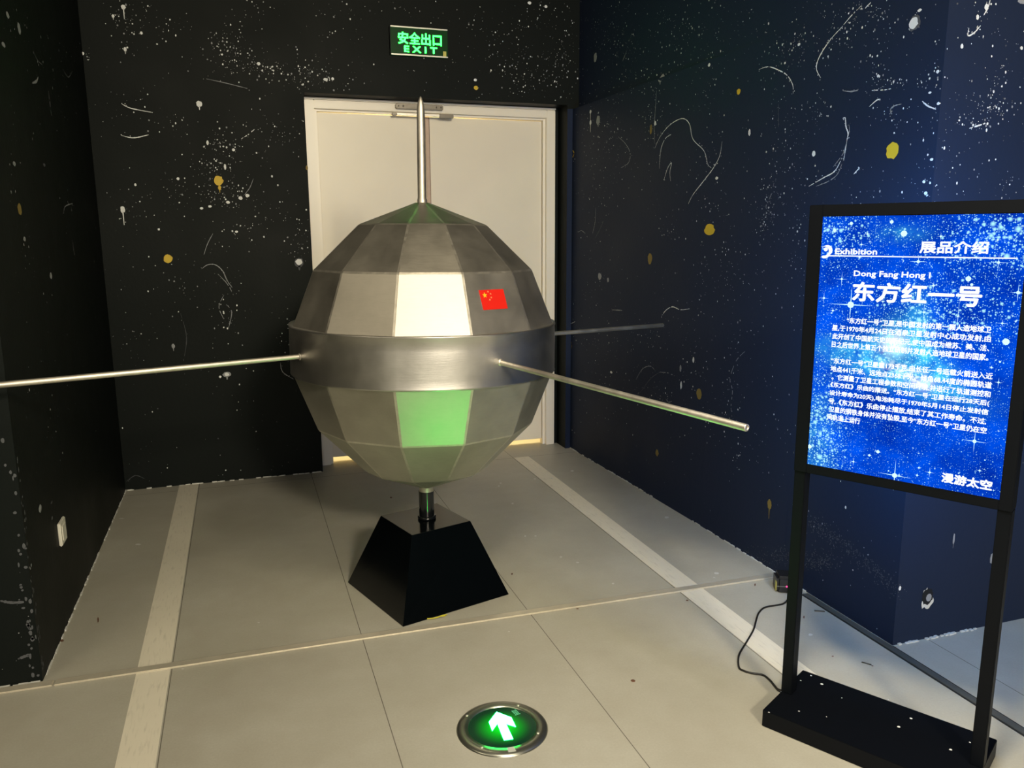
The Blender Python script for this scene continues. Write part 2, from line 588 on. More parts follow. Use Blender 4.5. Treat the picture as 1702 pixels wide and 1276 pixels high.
S = Splat(bm, lambda a, b, h: (XL + .0006 + h, a, b), hit_left, lambda a, b: YW < a < YB and .01 < b < HC)
S.field(30, 170, 0, 800, 330, .0032)
for x, y, sx, sy, n in [(65, 90, 10, 40, 30), (105, 110, 10, 20, 30), (25, 30, 14, 20, 20), (112, 345, 8, 10, 16), (22, 260, 6, 60, 16), (45, 440, 10, 20, 12)]:
    S.cluster(x, y, sx, sy, n, .004, mi=2)
for x, y, w_, h_, mi in [(31, 47, 5, 18, 2), (12, 25, 5, 10, 2), (32, 348, 7, 20, 5), (66, 845, 5, 16, 2), (5, 74, 6, 8, 2), (40, 397, 4, 8, 2), (23, 272, 5, 8, 2), (84, 458, 4, 12, 2), (86, 861, 3, 7, 3),
                         (73, 274, 4, 6, 3), (85, 835, 3, 4, 3)]:
    S.px(x, y, w_, h_, mi)
S.line([(53, 138), (60, 135), (63, 128)], 3, 2)
S.line([(80, 153), (83, 175), (85, 191)], 1.6, 2, .2)
S.line([(104, 115), (113, 128), (120, 118)], 1.6, 3)
S.line([(105, 355), (108, 343), (120, 338)], 1.4, 2)
S.line([(120, 400), (122, 415), (124, 424)], 1.2, 2)
S.line([(56, 88), (62, 100), (70, 108)], 1.4, 3)
# worn outer corner
for _ in range(46):
    t = random.random() ** .7
    S.dot(YW + random.uniform(0, .03), .02 + (1 - t) * .75, random.uniform(.002, .007), random.choice((2, 3, 3, 3, 3)), random.uniform(.003, .010))
S2 = Splat(bm, lambda a, b, h: (a, YW - .0006 - h, b), lambda px, py: ((lambda d: (d.x * YW / d.y, CAM.z + d.z * YW / d.y))(ray(px, py))),
           lambda a, b: a < XL - .002 and b > .01)
S2.field(-60, 60, 0, 1120, 110, .003)
S2.field(-900, -60, -100, 1100, 700, .003)
for _ in range(40):
    t = random.random() ** .7
    S2.dot(XL - random.uniform(0, .03), .02 + (1 - t) * .75, random.uniform(.002, .006), 3, random.uniform(.003, .009))
S2.line([(0, 998), (20, 1001), (40, 1000)], 3, 3)
S2.line([(30, 1095), (42, 1090), (52, 1087)], 3, 3)
finish('wall_left', bm, WM, kind='structure')

# ---- right wall block, with the lower boarding that stands proud of it near the door
bm = bmesh.new()
box(bm, XR, 5.1, YC, 4.86, 0, HC)
prof = [(4.601, 1.935), (3.9, 1.955), (3.1, 1.9715), (2.5, 1.974)]
zt = [2.072, 2.074, 2.078, 2.08]
for (y0, x0), (y1, x1), z0, z1 in zip(prof, prof[1:], zt, zt[1:]):
    v = [bm.verts.new(c) for c in [(x0, y0, 0), (x1, y1, 0), (x1, y1, z1), (x0, y0, z0), (XR, y1, z1), (XR, y0, z0)]]
    bm.faces.new((v[3], v[2], v[1], v[0]))
    bm.faces.new((v[3], v[5], v[4], v[2]))
bm.faces.new([bm.verts.new(c) for c in [(1.902, YB - .001, 0), (1.935, YB - .001, 0), (1.935, YB - .001, 2.072), (1.902, YB - .001, 2.072)]])


def wall_x(y):
    for (y0, x0), (y1, x1) in zip(prof, prof[1:]):
        if y1 <= y <= y0:
            return x0 + (x1 - x0) * (y - y0) / (y1 - y0)
    return XR


def to_right(a, b, h):
    """a runs along the wall and on round its outer corner"""
    if a < YC:
        return (XR + YC - a, YC - .0006 - h, b)
    return ((wall_x(a) if b < 2.072 else XR) - .0006 - h, a, b)


def hit_right(px, py):
    a, b = hit_x(px, py, XR - .003)
    if a < YC:
        d = ray(px, py)
        t = YC / d.y
        return YC - (d.x * t - XR), CAM.z + d.z * t
    return a, b


S = Splat(bm, to_right, hit_right, lambda a, b: abs(a - YC) > .004 and a < YB - .01 and .01 < b < HC)
for x, y, sx, sy, n in [(1010, 45, 32, 26, 130), (1035, 80, 26, 20, 70), (1110, 30, 30, 16, 40), (1130, 75, 20, 30, 60), (1170, 40, 20, 26, 30),
                        (1010, 140, 36, 20, 60), (1000, 190, 26, 24, 60), (1015, 250, 28, 40, 110), (1000, 330, 24, 34, 70), (1085, 180, 10, 34, 50),
                        (1090, 215, 12, 22, 40), (1175, 120, 14, 30, 40), (1250, 50, 40, 26, 44), (1300, 85, 26, 24, 40), (1325, 70, 16, 14, 30),
                        (1385, 60, 22, 32, 70), (1352, 185, 14, 12, 34), (1280, 335, 14, 24, 80), (1272, 370, 10, 14, 50), (1180, 345, 16, 14, 30),
                        (1290, 230, 10, 50, 44), (1310, 240, 14, 36, 30), (1180, 250, 20, 30, 26), (1110, 380, 12, 16, 24), (1170, 460, 18, 30, 40),
                        (1205, 440, 14, 40, 40), (1245, 470, 30, 24, 40), (1330, 420, 12, 40, 36), (1000, 480, 22, 36, 40), (960, 520, 12, 30, 30),
                        (1010, 560, 26, 24, 44), (1075, 560, 16, 16, 40), (1155, 590, 14, 30, 50), (1215, 640, 14, 50, 60), (1000, 620, 30, 20, 40),
                        (1060, 640, 26, 20, 36), (1105, 660, 18, 14, 24), (1170, 700, 20, 20, 24), (1000, 690, 30, 20, 26), (1240, 750, 24, 30, 24),
                        (1460, 25, 30, 16, 36), (1430, 20, 20, 14, 40), (1455, 120, 10, 16, 30), (1500, 135, 26, 6, 44), (1556, 120, 5, 20, 18),
                        (1640, 180, 24, 16, 70), (1625, 208, 16, 6, 26), (1665, 125, 14, 14, 26), (1635, 30, 12, 24, 26), (1480, 190, 20, 10, 24),
                        (1540, 310, 14, 18, 26), (1675, 310, 8, 14, 16), (1440, 330, 16, 14, 18), (1330, 300, 16, 50, 26), (1060, 130, 24, 30, 50)]:
    S.cluster(x, y, sx, sy, n, .0028)
S.field(948, 1702, -10, 800, 2600, .0026)
S.field(1100, 1500, 700, 1050, 150, .0022)
S.field(1702, 2900, -200, 900, 1500, .0026)
for _ in range(26):
    S.cluster(random.uniform(1740, 2700), random.uniform(-80, 760), 26, 24, 30, .0028)
for x, y, w_, h_, mi, tl in [(1482, 250, 21, 30, 4, 0), (1180, 382, 17, 19, 4, 0), (961, 256, 6, 12, 4, 0), (1228, 152, 6, 10, 4, 0), (1086, 215, 4, 16, 5, 0),
                             (1084, 430, 7, 19, 5, 0), (957, 573, 6, 14, 5, 0), (1163, 655, 9, 18, 5, 0), (1095, 752, 5, 12, 5, 0), (1279, 838, 7, 17, 5, 16),
                             (1519, 38, 20, 26, 3, 0), (1518, 38, 15, 20, 1, 0), (1528, 17, 7, 5, 1, 0), (1101, 130, 7, 15, 2, 3), (1002, 200, 6, 16, 2, 3), (989, 95, 5, 16, 2, 0),
                             (990, 186, 3, 6, 1, 12), (990, 204, 3, 8, 1, 12), (1246, 220, 4, 11, 1, 0), (1004, 459, 6, 12, 2, 0), (1017, 465, 3, 8, 2, 0),
                             (1639, 12, 7, 12, 1, 0), (1624, 29, 5, 9, 1, 0), (1598, 77, 5, 8, 1, 0), (1698, 2, 14, 10, 2, 0), (1697, 80, 5, 6, 1, 0),
                             (1558, 119, 5, 6, 1, 0), (1545, 154, 5, 4, 1, 0), (1559, 172, 5, 5, 1, 0), (1548, 265, 6, 5, 1, 0), (1538, 321, 6, 6, 1, 0),
                             (1535, 302, 5, 5, 1, 0), (1459, 126, 4, 5, 1, 0), (1192, 296, 5, 5, 1, 0), (1352, 255, 6, 10, 1, 0), (1328, 74, 5, 5, 1, 0),
                             (1180, 108, 4, 6, 1, 0), (1093, 205, 3, 8, 1, 0), (1134, 640, 3, 14, 1, 0), (1154, 598, 3, 10, 1, 0), (1133, 612, 3, 12, 2, 0),
                             (1650, 927, 11, 20, 2, 0), (1495, 977, 4, 8, 1, 0), (1585, 895, 3, 20, 2, 5), (1405, 843, 3, 5, 1, 0), (1022, 618, 4, 4, 1, 0)]:
    S.px(x, y, w_, h_, mi, tl)
o3, k3 = 940, 2.552


def L3(pts, w_, mi, d=0):
    S.line([(o3 + x / k3, y / k3) for x, y in pts], w_, mi, d)


L3([(388, 630), (410, 580), (450, 530), (500, 503), (530, 525), (545, 590), (590, 640), (605, 695), (620, 712)], 1.1, 1)
L3([(665, 600), (655, 660), (630, 710), (590, 765), (545, 825), (525, 865)], 1.1, 1)
L3([(407, 715), (412, 640), (430, 590), (455, 570)], 1.1, 1, .15)
L3([(425, 765), (440, 715), (457, 690), (450, 730), (453, 768)], 1.1, 1)
L3([(387, 610), (386, 540), (391, 460), (396, 385)], 1.1, 2)
L3([(238, 580), (268, 610), (287, 650), (280, 690), (250, 712)], 1.1, 2, .15)
L3([(820, 295), (860, 283), (905, 298), (940, 320), (963, 360), (965, 400)], 1.2, 1, .3)
L3([(1174, 110), (1120, 170), (1075, 240), (1062, 290), (1080, 330)], 1.5, 1)
L3([(1030, 790), (1090, 755), (1140, 725), (1170, 670)], 1.3, 1, .1)
L3([(1060, 790), (1110, 770), (1150, 740), (1172, 690)], 1.0, 2, .1)
L3([(258, 215), (248, 240), (240, 260)], 1.0, 2)
L3([(148, 880), (145, 940), (135, 990)], 1.0, 2)
L3([(180, 935), (165, 970), (145, 1010)], .9, 3)
L3([(75, 985), (90, 978), (105, 990)], 1.0, 2)
L3([(885, 770), (870, 830), (850, 880), (880, 910)], .9, 2, .4)
L3([(902, 440), (903, 500), (902, 540)], .9, 3)
o7, k7 = 1400, 3.75


def L7(pts, w_, mi, d=0):
    S.line([(o7 + x / k7, y / k7) for x, y in pts], w_, mi, d)


L7([(0, 740), (15, 735), (20, 790), (33, 830), (25, 880), (5, 1000)], 1.6, 1)
L7([(38, 775), (40, 820), (20, 900), (0, 960), (-60, 1040)], 1.0, 2, .1)
L7([(0, 565), (50, 570), (95, 562)], 1.3, 2)
L7([(300, 710), (298, 680), (325, 658), (365, 648)], 1.2, 2)
L7([(495, 630), (530, 660), (580, 680)], 1.6, 1)
L7([(788, 175), (782, 222), (820, 205), (860, 160)], 1.4, 1)
L7([(920, 0), (905, 50), (880, 95)], 1.5, 1)
L7([(0, 160), (60, 90), (110, 40)], 1.1, 1, .3)
L7([(165, 665), (210, 625), (235, 618)], 1.2, 1)
L7([(68, 1085), (105, 1045)], 1.2, 1)
L7([(140, 570), (200, 562), (260, 560), (310, 550)], .9, 1, .35)
L7([(790, 800), (850, 782), (900, 765)], 1.3, 1, .3)
L7([(140, 50), (160, 30), (175, 15)], 1.2, 1)
o8, k8 = 700, 3.095


def L8(pts, w_, mi, d=0):
    S.line([(o8 + x / k8, 500 + y / k8) for x, y in pts], w_, mi, d)


L8([(1245, 80), (1265, 50), (1300, 30), (1340, 45), (1385, 40)], 1.2, 1, .15)
L8([(765, 130), (790, 120), (820, 105)], 1.1, 1)
L8([(1115, 410), (1150, 350), (1190, 335), (1215, 360)], 1.0, 2, .15)
L8([(1140, 470), (1190, 400), (1230, 370)], .9, 3)
L8([(1230, 365), (1280, 370), (1310, 385)], 1.0, 2, .3)
L8([(1600, 600), (1595, 540), (1602, 460), (1590, 400), (1620, 310), (1665, 260)], 1.2, 2, .3)
L8([(1000, 45), (1050, 48)], 1.2, 2)
L8([(1268, 505), (1280, 520), (1297, 515)], 1.0, 2)
# scuffed dusty bands low on the wall
for _ in range(420):
    t = random.random()
    cx_, cy_ = 1345 + t * 150, 868 + t * 150 * (.55 + .25 * t)
    a, b = S.conv(cx_ + random.gauss(0, 7), cy_ + random.gauss(0, 7))
    S.dot(a, b, random.uniform(.0008, .0026), 3, random.uniform(.0008, .003))
for _ in range(320):
    a, b = S.conv(random.gauss(1300, 40), random.gauss(925, 10))
    S.dot(a, b, random.uniform(.0008, .0026), 3, random.uniform(.0008, .003))
for _ in range(120):
    a, b = S.conv(random.gauss(1365, 14), random.gauss(936, 6))
    S.dot(a, b, random.uniform(.001, .003), 3, random.uniform(.001, .003))
# ragged hole through the paint, bare plaster round its lower rim
ha, hb = S.conv(1541, 992)
rim, pit, dab = [], [], []
for k in range(26):
    t = 2 * PI * k / 26
    q = random.uniform(.85, 1.15)
    rim.append((ha + .029 * math.cos(t) * q, hb + .036 * math.sin(t) * q - .004))
    pit.append((ha + .024 * math.cos(t) * random.uniform(.85, 1.1), hb + .030 * math.sin(t) * random.uniform(.85, 1.1) + .003))
S.h = .0006
S.poly(rim[14:25] + list(reversed(pit[14:25])), 6)
S.poly(rim[3:7] + list(reversed(pit[3:7])), 6)
S.h = .0003
S.poly(pit, 7)
S.h = .0010
S.poly([(ha - .006 + .012 * math.cos(t), hb - .002 + .014 * math.sin(t)) for t in [i * .7 for i in range(9)]], 2)
finish('wall_right', bm, NM, kind='structure')

# ---- floor, ceiling, far walls
bm = bmesh.new()
box(bm, -4.1, 5.1, -3.1, 6.3, -.12, 0)


def hit_floor(px, py):
    d = ray(px, py)
    t = -CAM.z / d.z
    return d.x * t, d.y * t


# dried paint spots and small scars on the tiles
random.seed(21)
for px_, py_, rx_, ry_, mi_ in [(951, 783, 7, 3, 1), (1108, 860, 7, 4, 1), (1191, 953, 9, 4, 1), (1187, 960, 4, 2, 1), (873, 891, 4, 3, 1), (890, 891, 4, 3, 1), (829, 808, 4, 2, 1),
                               (832, 803, 4, 2, 1), (852, 837, 5, 3, 1), (932, 926, 5, 3, 1), (960, 935, 6, 2, 1), (1019, 970, 5, 3, 1), (1347, 1055, 8, 4, 1), (1266, 960, 6, 3, 1),
                               (650, 827, 4, 3, 2), (851, 954, 4, 3, 2), (1255, 972, 3, 5, 2), (1336, 1026, 3, 5, 2), (1142, 998, 5, 2, 2), (430, 1035, 5, 2, 1), (304, 1112, 5, 2, 1),
                               (230, 905, 10, 3, 1), (202, 862, 10, 2, 1), (163, 1030, 3, 10, 2), (103, 1065, 8, 4, 2), (846, 1050, 4, 2, 1), (1450, 1107, 4, 2, 2), (1384, 1091, 4, 2, 2),
                               (917, 795, 4, 2, 1), (889, 796, 5, 2, 1), (960, 1012, 5, 2, 2)]:
    fx, fy = hit_floor(px_, py_)
    fxa, fya = hit_floor(px_ + rx_ / 2, py_)
    fxb, fyb = hit_floor(px_, py_ - ry_ / 2)
    ua, ub = (fxa - fx, fya - fy), (fxb - fx, fyb - fy)
    bm.faces.new([bm.verts.new((fx + ua[0] * c + ub[0] * s_, fy + ua[1] * c + ub[1] * s_, .0015)) for c, s_ in
                  [(math.cos(k * .7) * random.uniform(.7, 1.1), math.sin(k * .7) * random.uniform(.7, 1.1)) for k in range(9)]]).material_index = mi_
finish('floor', bm, [M['floor'], M['plaster'], M['brown']], kind='structure')
bm = bmesh.new()
box(bm, -4.1, 5.1, -3.1, 6.3, HC, HC + .1)
finish('ceiling', bm, M['ceiling'], kind='structure')
bm = bmesh.new()
box(bm, -4.1, 5.1, -3.1, -3.0, 0, HC)
finish('wall_front', bm, M['hall_wall'], kind='structure')
bm = bmesh.new()
box(bm, -4.1, -4.0, -3.0, YW, 0, HC)
finish('wall_far_left', bm, M['wall'], kind='structure')
bm = bmesh.new()
box(bm, 5.0, 5.1, -3.0, YC, 0, HC)
finish('wall_far_right', bm, M['navy'], kind='structure')
bm = bmesh.new()
box(bm, -1.0, 3.0, 6.2, 6.3, 0, HC)
box(bm, -1.1, -1.0, 4.86, 6.3, 0, HC)
box(bm, 3.0, 3.1, 4.86, 6.3, 0, HC)
finish('wall_behind_door', bm, M['white_door'], kind='structure')

# pale floor strips, the threshold bar, the metal floor track
bm = bmesh.new()
box(bm, -0.386, -0.287, -3.0, 4.598, -.002, .0012)
finish('trim_1', bm, M['strip'], kind='structure')
bm = bmesh.new()
box(bm, 1.522, 1.617, -3.0, 4.50, -.002, .0012)
finish('trim_2', bm, M['strip'], kind='structure')
bm = bmesh.new()
th = -0.026
eT, nT = (1, th, 0), (-th, 1, 0)
for s0, s1 in [(-3.3, 0.035), (0.039, 2.625)]:
    obox(bm, (-0.655, 2.588), eT, nT, s0 if s0 > -3 else -1.2, s1 if s1 < 2 else 2.60, -.018, .016, -.001, .0065, bev=.0025)
finish('trim_3', bm, M['alu'], kind='structure')
bm = bmesh.new()
box(bm, 1.944, 1.968, -0.6, 2.345, -.002, .004, bev=.001)
box(bm, 1.938, 1.9425, -0.6, 2.345, -.002, .0025, 1)
box(bm, 1.9695, 1.973, -0.6, 1.925, -.002, .0025, 1)
finish('trim_4', bm, [M['track'], M['track_edge']], kind='structure')
# flaking plaster line along the foot of the walls
bm = bmesh.new()


def crumbs(p0, p1, n, w0):
    for i in range(n):
        t = (i + random.random()) / n
        if random.random() < .35:
            continue
        x, y = p0[0] + (p1[0] - p0[0]) * t, p0[1] + (p1[1] - p0[1]) * t
        L = math.hypot(p1[0] - p0[0], p1[1] - p0[1]) / n
        a = math.atan2(p1[1] - p0[1], p1[0] - p0[0])
        ww = w0 * random.uniform(.3, 1)
        e_, n_ = (math.cos(a), math.sin(a)), (-math.sin(a), math.cos(a))
        obox(bm, (x, y), e_, n_, -L * .6, L * .6, -ww, ww, -.001, random.uniform(.002, .006))


crumbs((1.985, YC - .004), (2.33, YC - .004), 36, .007)
crumbs((XL + .002, YB - .004), (DX0, YB - .004), 50, .003)
crumbs((XL + .003, YW + .01), (XL + .003, YB), 80, .003)
crumbs((-1.3, YW - .003), (XL, YW - .003), 30, .005)
crumbs((XR - .003, 2.37), (XR - .003, 3.4), 60, .003)
crumbs((1.935, 4.59), (1.965, 3.5), 60, .002)
finish('trim_5', bm, M['plaster'], kind='structure')

# =================================================================== DOOR
door = empty('door_1', (1.14, 4.73, 0), kind='structure')
FX0, FX1, FZ = 0.397, 1.8755, 2.091
bm = bmesh.new()
box(bm, FX0, 0.449, 4.725, 4.80, 0, FZ - .012, bev=.003)
box(bm, 1.8195, FX1, 4.725, 4.80, 0, FZ - .012, bev=.003)
box(bm, 0.449, 1.8195, 4.725, 4.80, 2.034, FZ - .012, bev=.003)
box(bm, 0.449, 0.464, 4.752, 4.80, 0, 2.034)
box(bm, 1.804, 1.8195, 4.752, 4.80, 0, 2.034)
box(bm, 0.464, 1.804, 4.752, 4.80, 2.022, 2.034)
box(bm, FX0, FX1, 4.716, 4.80, FZ - .011, FZ, bev=.002)
finish('door_frame', bm, M['frame_white'], door)
bm = bmesh.new()
box(bm, 0.466, 1.079, 4.768, 4.808, .034, 2.018, bev=.002)
finish('door_leaf', bm, M['white_door'], door)
bm = bmesh.new()
box(bm, 1.104, 1.802, 4.768, 4.808, .034, 2.018, bev=.002)
finish('door_leaf', bm, M['white_door'], door)
bm = bmesh.new()
box(bm, 1.0795, 1.0995, 4.762, 4.80, .034, 2.015, bev=.001)
finish('meeting_edge', bm, M['tan'], door)
bm = bmesh.new()
box(bm, 1.100, 1.1035, 4.765, 4.80, .034, 2.015)
finish('rubber_seal', bm, M['brown'], door)
bm = bmesh.new()
# keyhole-like chips at the foot of the right leaf
for x, z, w_, h_ in [(1.655, .115, .004, .03), (1.650, .10, .004, .03), (1.662, .13, .003, .02), (1.640, .075, .004, .018)]:
    box(bm, x, x + w_, 4.766, 4.77, z, z + h_)
finish('paint_chip', bm, M['pit'], door)
bm = bmesh.new()
box(bm, .897, 1.172, 4.695, 4.725, 2.048, 2.074, bev=.004)
for x in (.912, .94, 1.13, 1.158):
    m_, l_ = align((x, 4.695, 2.061), (x, 4.691, 2.061))
    lathe(bm, [(.0, 0), (.004, 0), (.004, l_), (0, l_)], 10, m_)
cl = finish('door_closer', bm, M['dark_metal'], door)
bm = bmesh.new()
box(bm, .905, 1.15, 4.70, 4.716, 2.012, 2.024, bev=.002)
finish('sliding_bar', bm, M['bright_metal'], cl)
bm = bmesh.new()
box(bm, 1.151, 1.233, 4.698, 4.72, 2.006, 2.028, bev=.003)
box(bm, .876, .904, 4.698, 4.72, 2.010, 2.026, bev=.003)
finish('bar_bracket', bm, M['dark_metal'], cl)

# =================================================================== SATELLITE MODEL
cx, cy, TX, TY = 0.6269, 2.8688, 0.0108, 0.0025
TILT = Matrix.Translation((cx, cy, 1.0)) @ Matrix.Rotation(TX, 4, 'Y') @ Matrix.Rotation(-TY, 4, 'X') @ Matrix.Translation((-cx, -cy, -1.0))
AZ0 = math.radians(-102.35) - 0.2032
sat = empty('satellite_model', (0.612, 2.869, 0), label='large faceted silver satellite model with rod antennas on a black pyramid pedestal', cat='satellite model')


def hv(r, z, k):
    a = AZ0 + math.radians(30 * k)
    return Vector((cx + r * math.cos(a), cy + r * math.sin(a), z))


def hull(name, rings, pole):
    bm = bmesh.new()
    RV = [[bm.verts.new(hv(r, z, k)) for k in range(12)] for r, z in rings]
    for a, b in zip(RV, RV[1:]):
        for k in range(12):
            bm.faces.new((a[k], a[(k + 1) % 12], b[(k + 1) % 12], b[k]))
    pv = [bm.verts.new(hv(.026, pole, k)) for k in range(12)]
    for k in range(12):
        bm.faces.new((RV[-1][k], RV[-1][(k + 1) % 12], pv[(k + 1) % 12], pv[k]))
    bm.faces.new(pv)
    bmesh.ops.recalc_face_normals(bm, faces=bm.faces)
    # narrow ground weld seams as a second material on bevelled edges
    es = [e for e in bm.edges if len(e.link_faces) == 2 and e.calc_length() > .03]
    bmesh.ops.bevel(bm, geom=es, offset=.0042, segments=1, affect='EDGES', material=1)
    bmesh.ops.transform(bm, matrix=TILT, verts=bm.verts)
    return finish(name, bm, [M['steel'], M['seam']], sat)


R0, R1, R2, R3, R4, R5 = (.2308, 1.382), (.3924, 1.227), (.4735, 1.0248), (.4735, .869), (.3963, .6675), (.231, .497)
hull('upper_hull', [(.4735, .96), R2, R1, R0], 1.459)
hull('lower_hull', [(.4735, .94), R3, R4, R5], .412)
# equatorial band: a rolled sheet with a thin top lip
bm = bmesh.new()
BR = .4772
seg = 96
prof_b = [(.440, 1.0375), (.4705, 1.0380), (BR + .002, 1.0375), (BR + .0025, 1.034), (BR, 1.030), (BR + .0012, .99), (BR + .0005, .95), (BR, .90), (BR, .872), (BR + .001, .8665), (.45, .8655)]
rings = []
for r, z in prof_b:
    ring = []
    for i in range(seg):
        a = 2 * PI * i / seg
        wob = .0016 * math.sin(a * 5 + 1.1) + .0010 * math.sin(a * 11 + z * 14) if r > .45 else 0
        d = math.degrees(a) - (360 - 117.5)
        wob += .0035 * math.exp(-(d / 2.2) ** 2) * math.sin((z - .86) * 22) if r > .45 else 0
        ring.append(bm.verts.new((cx + (r + wob) * math.cos(a), cy + (r + wob) * math.sin(a), z)))
    rings.append(ring)
for a, b in zip(rings, rings[1:]):
    for i in range(seg):
        f = bm.faces.new((b[i], b[(i + 1) % seg], a[(i + 1) % seg], a[i]))
        f.smooth = True
bmesh.ops.transform(bm, matrix=TILT, verts=bm.verts)
finish('equator_band', bm, M['band'], sat)
# rod antennas
for az, r1, z0, z1 in [(-72.0, 1.43, .946, .914), (-162.0, 1.46, .953, .957), (18.0, 1.262, .948, .933), (108.0, 1.17, .948, .94)]:
    a = math.radians(az)
    p0 = (cx + .44 * math.cos(a), cy + .44 * math.sin(a), z0)
    p1 = (cx + r1 * math.cos(a), cy + r1 * math.sin(a), z1)
    bm = bmesh.new()
    m_, l_ = align(p0, p1)
    lathe(bm, [(.0082, 0), (.0088, l_ - .002), (.0080, l_), (.0055, l_), (.0050, l_ - .002), (0, l_ - .002)], 24, m_)
    bm2 = bm
    rod = finish('rod_antenna', bm2, M['rod'], sat)
    bm = bmesh.new()
    c0 = (cx + (BR - .004) * math.cos(a), cy + (BR - .004) * math.sin(a), z0 - .0005)
    c1 = (cx + (BR + .005) * math.cos(a), cy + (BR + .005) * math.sin(a), z0 - .001)
    m_, l_ = align(c0, c1)
    lathe(bm, [(.0135, 0), (.0125, l_ * .5), (.009, l_), (.008, l_)], 20, m_)
    finish('weld_collar', bm, M['seam'], rod)
# mast antenna on top
bm = bmesh.new()
lathe(bm, [(.0172, 1.452), (.0172, 1.470), (.0150, 1.474), (.0150, 1.60), (.0143, 1.70), (.0137, 1.765), (.0122, 1.785), (.0092, 1.802), (.0050, 1.814), (.0018, 1.819), (0, 1.820)],
      28, Matrix.Translation((cx, cy, 0)))
bmesh.ops.transform(bm, matrix=TILT, verts=bm.verts)
finish('mast_antenna', bm, M['rod'], sat)
# flag on the right-hand upper facet
A_, B_, C_, D_ = hv(*R1, 1), hv(*R1, 2), hv(*R2, 1), hv(*R2, 2)
nrm = ((B_ - A_).cross(C_ - A_)).normalized()
if nrm.dot(Vector((0, 0, 1.1)) - Vector((cx, cy, 1.1))) > 0 and nrm.dot(A_ - Vector((cx, cy, A_.z))) < 0:
    nrm = -nrm
if nrm.dot(A_ - Vector((cx, cy, 1.0))) < 0:
    nrm = -nrm


def facet(u, v):
    return (A_ * (1 - u) + B_ * u) * (1 - v) + (C_ * (1 - u) + D_ * u) * v


fo = facet(.245, .27)
fxd = (facet(.71, .27) - fo)
fh = Vector((0, 0, 0)) + (facet(.262, .575) - fo)
bm = bmesh.new()


def fp(u, v, h):
    return TILT @ (fo + fxd * u + fh * v + nrm * h)


q = [bm.verts.new(fp(u, v, h)) for h in (0.0003, .0016) for u, v in [(0, 0), (1, 0), (1, 1), (0, 1)]]
bm.faces.new(q[4:])
for i in range(4):
    bm.faces.new((q[i], q[(i + 1) % 4], q[4 + (i + 1) % 4], q[4 + i]))
bmesh.ops.recalc_face_normals(bm, faces=bm.faces)


def star(bm, c, r, rot, mi, h):
    vs = []
    asp = fxd.length / fh.length
    for k in range(10):
        rr = r if k % 2 == 0 else r * .42
        t = rot + PI * k / 5
        vs.append(bm.verts.new(fp(c[0] + rr * math.sin(t), c[1] - rr * math.cos(t) * asp, h)))
    bm.faces.new(vs).material_index = mi


star(bm, (.185, .27), .105, 0, 1, .0021)
for c, rt in [((.345, .10), .5), ((.435, .22), .2), ((.425, .40), 0), ((.345, .51), .4)]:
    star(bm, c, .045, rt, 2, .0021)
flag = finish('flag_sticker', bm, [M['red'], M['flag_yellow'], M['flag_pale']], sat, label='red flag sticker with yellow stars')
# support post, collar and pyramid pedestal
bm = bmesh.new()
lathe(bm, [(.0285, .286), (.0285, .395)], 36, Matrix.Translation((cx - .008, cy, 0)))
lathe(bm, [(.0285, .287), (.034, .287), (.0345, .291), (.034, .297), (.0285, .298)], 36, Matrix.Translation((cx - .008, cy, 0)))
post = finish('support_post', bm, M['black_gloss'], sat)
bm = bmesh.new()
lathe(bm, [(.0262, .392), (.0275, .396), (.0272, .418), (.031, .4235), (.022, .424)], 36, Matrix.Translation((cx - .0075, cy, 0)))
finish('post_collar', bm, M['rod'], post)
pc = Vector((.612, 2.869, 0))
bl = [Vector(c) for c in [(.328, 3.025, 0), (.464, 2.591, 0), (.895, 2.713, 0), (.759, 3.147, 0)]]
bm = bmesh.new()
lo = [bm.verts.new(v + Vector((0, 0, .001))) for v in bl]
up = []
for v in bl:
    d = (v - pc)
    up.append(bm.verts.new(pc + d * (.177 / d.length) + Vector((0, 0, .286))))
bm.faces.new(list(reversed(lo)))
bm.faces.new(up)
for i in range(4):
    bm.faces.new((lo[i], lo[(i + 1) % 4], up[(i + 1) % 4], up[i]))
bmesh.ops.recalc_face_normals(bm, faces=bm.faces)
bmesh.ops.bevel(bm, geom=list(bm.edges), offset=.0012, segments=1, affect='EDGES')
finish('pedestal', bm, M['pedestal'], sat)


